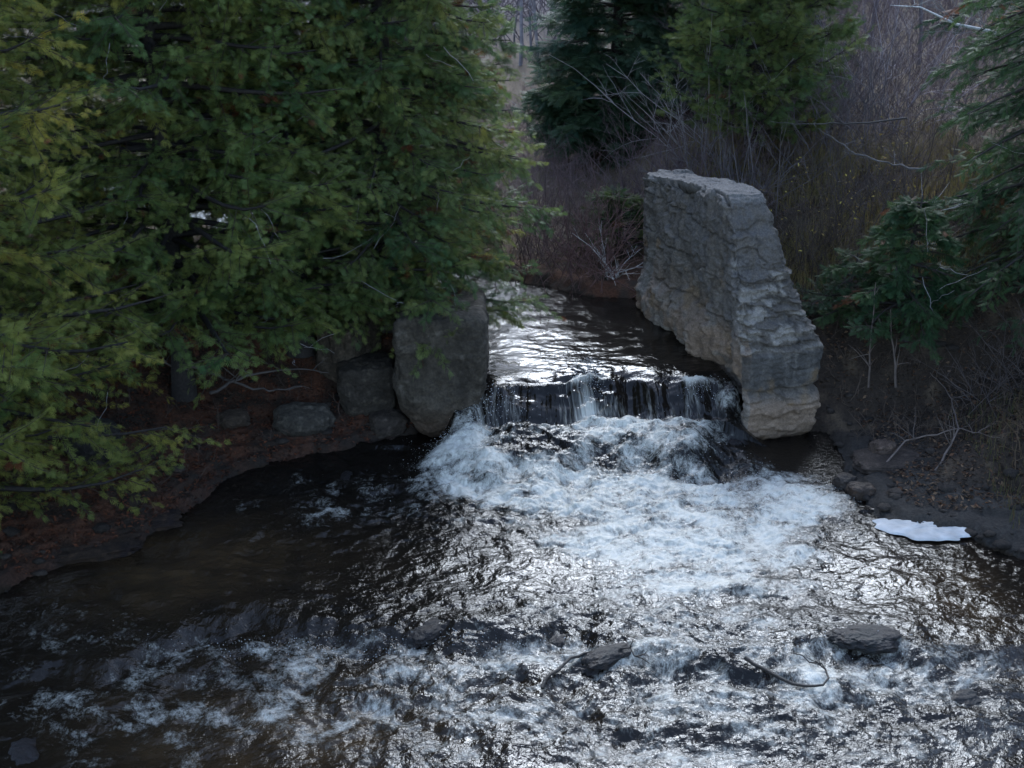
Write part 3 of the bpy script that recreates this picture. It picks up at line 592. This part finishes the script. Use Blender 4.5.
# ------------------------------------------------------------------ bare twigs, shrubs and saplings
def twigset(g, base, n, h, spread, kids=3, levels=2, r0=.008, up=.8, wob=.06, K=7, lk=.5):
    """stems from base points (n,3); returns tubes of stems and branches"""
    ph = g.random(n)*6.283; D = nrm(np.stack([np.cos(ph)*spread*g.random(n), np.sin(ph)*spread*g.random(n), np.full(n, up)], 1)+.12*g.normal(size=(n, 3)))
    Ls = h*g.uniform(.55, 1.1, n); P0 = base; out = []; R0 = np.full(n, r0)
    for lv_ in range(levels+1):
        t = np.linspace(0, 1, K)
        P = P0[:,None]+D[:,None]*(Ls[:,None]*t)[...,None]+np.cumsum(g.normal(size=(len(P0), K, 3))*wob*Ls[:,None,None]/K*1.6, 1)
        P[...,2] += (Ls[:,None]*t**2)*(-.10+.12*g.normal(size=len(P0)))[:,None]
        R = R0[:,None]*(1-.75*t)
        out.append(tubes(P, R, 3 if r0 < .03 or lv_ else 6))
        if lv_ == levels: break
        m = len(P0)*kids; idx = np.repeat(np.arange(len(P0)), kids); tk = g.uniform(.25, .95, m); i0 = (tk*(K-1)).astype(int).clip(0, K-2)
        P0n = P[idx, i0]; Dn = nrm(D[idx]*.9+g.normal(size=(m, 3))*.55+np.array([0, 0, .15])); R0 = R[idx, i0]*.65+.0008
        Ls = Ls[idx]*(1-tk*.6)*lk*g.uniform(.6, 1.3, m); P0 = P0n; D = Dn
    V = []; F = []; c = 0
    for v, f in out: V.append(v); F.append(f+c); c += len(v)
    return np.concatenate(V), np.concatenate(F)
def ground_pts(x, y, dz=-.03):
    return np.stack([x, y, land(x, y)+dz], 1)
def tcol(g, V, F, c, var=.25):
    return np.broadcast_to(np.array(c), V.shape)*(1+var*f3(V, .9, 2, 5)[:,None])
def shrub(name, label, xy, n, h, spread, seed, c, r0=.009, kids=4, levels=2, cat='shrub', rad=.25, up=.8, group=None, lk=.5, K=7, wob=.06):
    g = np.random.default_rng(seed); b = g.normal(size=(n, 2))*rad+np.array(xy); P = ground_pts(b[:,0], b[:,1])
    V, F = twigset(g, P, n, h, spread, kids, levels, r0, up, wob, K, lk)
    o = np.array([xy[0], xy[1], gz(*xy)])
    return tag(mesh(name, V, F, M_twig, col=tcol(g, V, F, c), origin=o), label, cat, group)
red = (.15,.085,.078); pur = (.135,.098,.105); gry = (.20,.18,.18); pale = (.42,.39,.37)
shrub('bare_shrub', 'reddish bare shrub on the far bank left of the tall wall', (1.35, 23.9), 60, 1.9, 1.0, 31, red, rad=.45)
shrub('bare_shrub', 'dense brown shrub at the water edge in the far gap', (.5, 24.6), 60, 1.9, 1.0, 32, (.09,.06,.055), rad=.5)
shrub('dead_branch', 'pale dead branch fanned out over the far bank beside the wall', (1.75, 23.6), 7, 1.4, 1.4, 33, pale, r0=.016, up=.5, cat='branch', rad=.08, kids=4)
shrub('bare_shrub', 'pale stemmed leafless bush right above the top of the wall', (3.6, 27.5), 16, 3.2, 1.0, 61, (.30,.27,.27), rad=.3, r0=.014)
shrub('bare_shrub', 'pale branching bush in front of the purple thicket at upper right', (7.6, 27.5), 16, 3.6, 1.0, 62, (.30,.26,.28), rad=.4, r0=.015)
shrub('bare_shrub', 'tall grey bush between the light green cedar and the hemlock', (6.6, 29.5), 30, 3.6, .8, 63, (.24,.20,.22), rad=.6, r0=.012)
shrub('bare_shrub', 'grey purple shrub with arching stems above the far end of the wall', (3.0, 26.2), 55, 2.4, .9, 34, pur, rad=.5)
shrub('bare_shrub', 'spreading grey shrub just behind the top of the wall', (4.1, 25.0), 30, 2.3, 1.1, 35, (.15,.13,.13), rad=.3, r0=.012)
shrub('bare_shrub', 'tangled bare shrub with pale stems right of the light green cedar', (6.1, 26.5), 50, 2.8, .9, 36, (.16,.14,.15), rad=.5, r0=.012)
shrub('bare_shrub', 'brown bare bush behind the near shoulder of the tall wall', (5.0, 22.3), 45, 1.8, .9, 37, (.085,.065,.05), rad=.45)
shrub('bare_shrub', 'dark tangled bush on the slope left of the large hemlock', (6.3, 23.2), 50, 2.2, .9, 38, (.085,.07,.07), rad=.5)
shrub('bare_shrub', 'low twiggy bush on the bank under the large hemlock', (7.3, 18.6), 40, 1.3, 1.3, 39, (.07,.055,.05), rad=.5, up=.5)
shrub('bare_shrub', 'brown twiggy bush at the water edge by the right picture edge', (7.25, 17.1), 45, .9, 1.2, 42, (.10,.065,.04), rad=.35, up=.6)
# thicket covering the slope behind (nobody could count its stems)
g = np.random.default_rng(77)
def thicket(name, label, xr, yr, n, h, c, seed, keepf=None, r0=.006, kids=4, lk=.5, K=6, levels=2):
    g = np.random.default_rng(seed); x = g.uniform(*xr, n); y = g.uniform(*yr, n)
    d = water_dist(x, y); k = d > .25
    if keepf is not None: k &= keepf(x, y)
    x, y = x[k], y[k]; P = ground_pts(x, y); V, F = twigset(g, P, len(x), h, 1.1, kids, levels, r0, .8, .10, K, lk)
    o = mesh(name, V, F, M_twig, col=tcol(g, V, F, c, .5)); return tag(o, label, kind='stuff')
thicket('undergrowth', 'purple grey thicket of bare stems on the slope at upper right', (4.2, 17), (26, 46), 2300, 3.2, pur, 51, r0=.007)
thicket('undergrowth', 'brown undergrowth of bare stems along the right bank', (4.6, 10), (20.5, 27), 620, 1.3, (.13,.095,.08), 52)
thicket('undergrowth', 'reddish undergrowth of bare stems up the far valley', (-1.5, 5), (24.2, 38), 1300, 1.6, (.16,.11,.11), 53)
thicket('undergrowth', 'grey mauve bare woodland beyond the far gap', (-6, 12), (44, 62), 700, 6.5, (.15,.12,.13), 54, r0=.02, kids=4, lk=.4)
thicket('undergrowth', 'low dead twigs littering the foot of the right slope', (4.8, 8.5), (17.6, 21), 260, .6, (.085,.06,.045), 55, kids=3)
thicket('undergrowth', 'dead twigs and roots littering the left bank', (-8, -1.6), (16.5, 20), 170, .5, (.075,.05,.04), 56, kids=3)
# bare saplings in the far gap
for i, (px, yy, rr0, hh, lb) in enumerate([(522,44,.07,9,'thick pale bare trunk at the left of the far gap'),(531,46,.05,9,'thin bare trunk second from left in the far gap'),(540,42,.055,8,'dark bare trunk in the middle of the far gap'),(548,50,.045,9,'slender bare trunk close to the dark spruce'),(514,48,.04,8,'bare trunk half hidden by the left cedars'),(780,38,.05,8,'bare sapling above the light green cedar'),(870,36,.06,8,'bare sapling in the purple thicket at upper right'),(918,33,.05,8,'bare sapling at the right of the purple thicket')]):
    p = aty(px, 60, yy); gg = np.random.default_rng(200+i); b = ground_pts(np.array([p[0]]), np.array([p[1]]))
    V, F = twigset(gg, b, 1, hh, .08, 16, 2, rr0, 1., .03, 12, .22)
    tag(mesh('bare_tree', V, F, M_twig, col=tcol(gg, V, F, (.20,.18,.19)), origin=b[0]), lb, 'tree')
# thin saplings in front of the hemlock
for i, (px, lb) in enumerate([(869,'thin dark bare sapling nearest the wall on the right slope'),(897,'slightly thicker brown bare sapling left of the large hemlock')]):
    p = on(px, 388); gg = np.random.default_rng(300+i); b = np.array([[p[0], p[1], p[2]-.05]])
    V, F = twigset(gg, b, 1, 2.2, .05, 7, 1, .02+.006*i, 1., .04, 10, .3)
    tag(mesh('bare_sapling', V, F, M_twig, col=tcol(gg, V, F, (.13,.10,.085)), origin=b[0]), lb, 'sapling')
# birch at the right with a white limb reaching in
bx = (11.6, 23.9); bz = gz(*bx); root = empty('birch_tree', (bx[0], bx[1], bz), 'white birch whose pale limb reaches into the upper right corner', 'tree')
tt = np.linspace(0, 1, 12); P = np.stack([.15*np.sin(tt*3), .1*tt, tt*9.5], 1); v1, f1 = tubes(P[None], (.13*(1-tt)+.02)[None], 8)
e = aty(1024, 44, 23.2)-np.array([*bx, bz]); e2 = aty(955, 24, 22.8)-np.array([*bx, bz]); e0 = np.array([0, 0, e[2]-.9])
P = np.array([e0, e0*.4+e*.6+[0,0,.12], e, e*.5+e2*.5+[0,0,.04], e2, e2+(e2-e)*.5+[0,0,.1], e2+(e2-e)*.9]); v2, f2_ = tubes(P[None], np.array([[.06,.05,.042,.032,.022,.012,.004]]), 7)
mesh('trunk', *joinm([(v1, f1, np.array([.42,.41,.40]))])[:2], M_bark, col=np.full(v1.shape, .45), parent=root)
mesh('limb', v2, f2_, M_bark, col=np.full(v2.shape, .62), parent=root)
gg = np.random.default_rng(8); bp_ = P[gg.integers(2, 6, 22)]+gg.normal(size=(22, 3))*.03
v3, f3_ = twigset(gg, bp_, 22, 1.1, 1.2, 3, 1, .007, .3, .08, 6, .5); mesh('twigs', v3, f3_, M_twig, col=np.full(v3.shape, .2), parent=root)
# loose branches and sticks
def stick(name, label, pts, r, c, cat='branch', kids=5, seed=1, kl=.5, mat=None):
    g = np.random.default_rng(seed); pts = np.array(pts); t = np.linspace(0, len(pts)-1, 16); P = np.stack([np.interp(t, range(len(pts)), pts[:,i]) for i in range(3)], 1)
    P[1:-1] = (P[:-2]+P[1:-1]*2+P[2:])/4; P += g.normal(size=P.shape)*r*.7
    v, f = tubes(P[None], (r*(1-.75*np.linspace(0, 1, 16)))[None], 6); parts = [(v, f, np.array(c))]
    if kids:
        b = P[g.integers(3, 14, kids)]; v2, f2 = twigset(g, b, kids, kl, 1.2, 3, 1, r*.45, .4, .08, 6, .5); parts.append((v2, f2, np.array(c)))
    V, F, C = joinm(parts); return tag(mesh(name, V, F, mat or M_twig, col=C*(1+.3*f3(V, 5, 2, 3)[:,None]), origin=P[0]), label, cat)
a = lambda px, py, Y: aty(px, py, Y)
stick('dead_branch', 'dark bare branch reaching left from the hemlock across the thicket', [a(905,118,22.5), a(860,123,22.6), a(815,125,22.8), a(770,122,23)], .018, (.05,.045,.045), seed=3)
stick('dead_branch', 'bare forked branch below the long dark branch beside the hemlock', [a(925,170,22), a(885,163,22.2), a(850,150,22.4), a(818,128,22.6)], .018, (.11,.10,.10), seed=4)
stick('dead_branch', 'grey branch with a white broken tip at the right picture edge', [a(1040,182,20.6), a(1000,188,20.4), a(960,205,20.3), a(930,215,20.2)], .014, (.30,.29,.29), seed=5, kids=3)
for i, (q, lb) in enumerate([([(184,365),(215,372),(250,388),(280,392),(300,385)],'long curved dead branch lying under the hollow trunk cedar'),([(210,395),(245,375),(290,368),(330,372)],'thin dead branch crossing under the cedars toward the rocks'),([(130,350),(165,362),(200,374)],'dark low branch left of the hollow cedar trunk')]):
    pts = []
    for px, py in q:
        p = on(px, py+28); pts.append(aty(px, py, p[1]-.1))
    stick('dead_branch', lb, pts, .026, (.09,.075,.068), seed=10+i, kids=4)
for i, (q, lb) in enumerate([([(880,470),(905,440),(955,428),(1000,438)],'dead branch arched over the litter on the right bank'),([(935,470),(960,430),(948,392),(930,372)],'dead stick leaning up the right slope')]):
    pts = []
    for k, (px, py) in enumerate(q):
        p = on(px, py+(10 if 0 < k < 3 else 0)); pts.append(aty(px, py, p[1]-.05))
    stick('dead_branch', lb, pts, .017, (.13,.10,.085), seed=20+i, kids=5)
for i, (q, lb) in enumerate([([(540,690),(560,668),(590,655),(622,655),(650,668)],'thin wet stick bent over the midstream rock'),([(745,668),(775,682),(805,690),(832,684),(822,668),(790,660)],'curled wet branch stranded in the riffle right of midstream')]):
    pts = []
    for px, py in q:
        p = atz(px, py, -.02); pts.append((p[0], p[1], wz(p[0], p[1])+.05))
    stick('driftwood', lb, pts, .022, (.03,.024,.02), seed=30+i, kids=2, kl=.25, mat=M_wet)
# ------------------------------------------------------------------ grass and fallen leaves
def blades(name, label, x, y, h, c1, c2, seed, wd=.006, lean=.5):
    g = np.random.default_rng(seed); n = len(x); b = ground_pts(x, y); ph = g.random(n)*6.283; H = h*g.uniform(.5, 1.2, n)
    t = np.linspace(0, 1, 4); ln = g.uniform(.1, 1, n)*lean
    P = b[:,None]+np.stack([np.cos(ph)[:,None]*ln[:,None]*H[:,None]*t**2, np.sin(ph)[:,None]*ln[:,None]*H[:,None]*t**2, H[:,None]*t*(1-.3*ln[:,None]*t)], -1)
    s = np.stack([-np.sin(ph), np.cos(ph), 0*ph], 1)[:,None]*(wd*(1-.9*t))[None,:,None]
    V = np.stack([P-s, P+s], 2).reshape(-1, 3); i = np.arange(n)[:,None]*8+np.arange(3)[None]*2
    F = np.stack([i, i+1, i+3, i+2], -1).reshape(-1, 4); m = g.random(n)[:,None]
    C = np.repeat(np.array(c1)*(1-m)+np.array(c2)*m, 8, 0)
    return tag(mesh(name, V, F, M_grass, col=C, smooth=False), label, kind='stuff')
g = np.random.default_rng(5)
n = 14000; x = g.uniform(3.4, 8.5, n); y = g.uniform(20.5, 28, n); k = (f2(x, y, .6, 2, 3) > -.15) & (x > 4.6-(y-20)*.28)
blades('dry_grass', 'straw coloured dry grass on the bank behind the wall', x[k], y[k], .46, (.32,.23,.10), (.17,.16,.06), 1)
n = 2500; x = g.uniform(-1, 4.5, n); y = g.uniform(23.5, 30, n); k = water_dist(x, y) > .2
blades('dry_grass', 'rusty dry grass on the far bank', x[k], y[k], .2, (.17,.10,.07), (.12,.10,.05), 2)
n = 2500; x = g.uniform(6.2, 9, n); y = g.uniform(15.5, 18.5, n); k = water_dist(x, y) > .05
blades('dry_grass', 'short brown green grass at the right water edge', x[k], y[k], .22, (.12,.08,.04), (.07,.08,.03), 3)
def leaves(name, label, x, y, cs, seed, sz=.035, lift=.01, zs=None):
    g = np.random.default_rng(seed); n = len(x); b = ground_pts(x, y, lift) if zs is None else np.stack([x, y, zs], 1)
    nn_ = nrm(np.array([0, 0, 1.])+g.normal(size=(n, 3))*.45); a1 = nrm(np.cross(nn_, g.normal(size=(n, 3)))); a2 = np.cross(nn_, a1); s = sz*g.uniform(.5, 1.2, n)[:,None]
    V = np.stack([b-a1*s, b-a2*s*.5+nn_*s*.2, b+a1*s, b+a2*s*.5+nn_*s*.2], 1).reshape(-1, 3); F = np.arange(n*4).reshape(-1, 4)
    C = np.repeat(np.array(cs)[g.integers(0, len(cs), n)]*g.uniform(.6, 1.3, n)[:,None], 4, 0)
    return tag(mesh(name, V, F, M_grass, col=C, smooth=False), label, kind='stuff')
n = 26000; x = g.uniform(-9, -1.2, n); y = g.uniform(14.5, 20.5, n); k = water_dist(x, y) > .05
leaves('leaf_litter', 'rust red cedar litter covering the left bank', x[k], y[k], [(.13,.045,.022),(.09,.035,.02),(.06,.035,.025)], 1)
n = 22000; x = g.uniform(4.2, 10, n); y = g.uniform(16, 26, n); k = water_dist(x, y) > .5
leaves('leaf_litter', 'brown fallen leaves covering the right bank', x[k], y[k], [(.11,.055,.03),(.07,.045,.03),(.16,.10,.06),(.05,.035,.028)], 2, .04)
n = 240; x = g.uniform(4.2, 6.6, n); y = g.uniform(21.5, 25, n)
leaves('clinging_leaves', 'few yellow leaves still hanging in the bushes behind the wall', x, y, [(.45,.36,.08),(.3,.2,.06)], 3, .035, zs=land(x, y)+g.uniform(.2, 1.2, n))
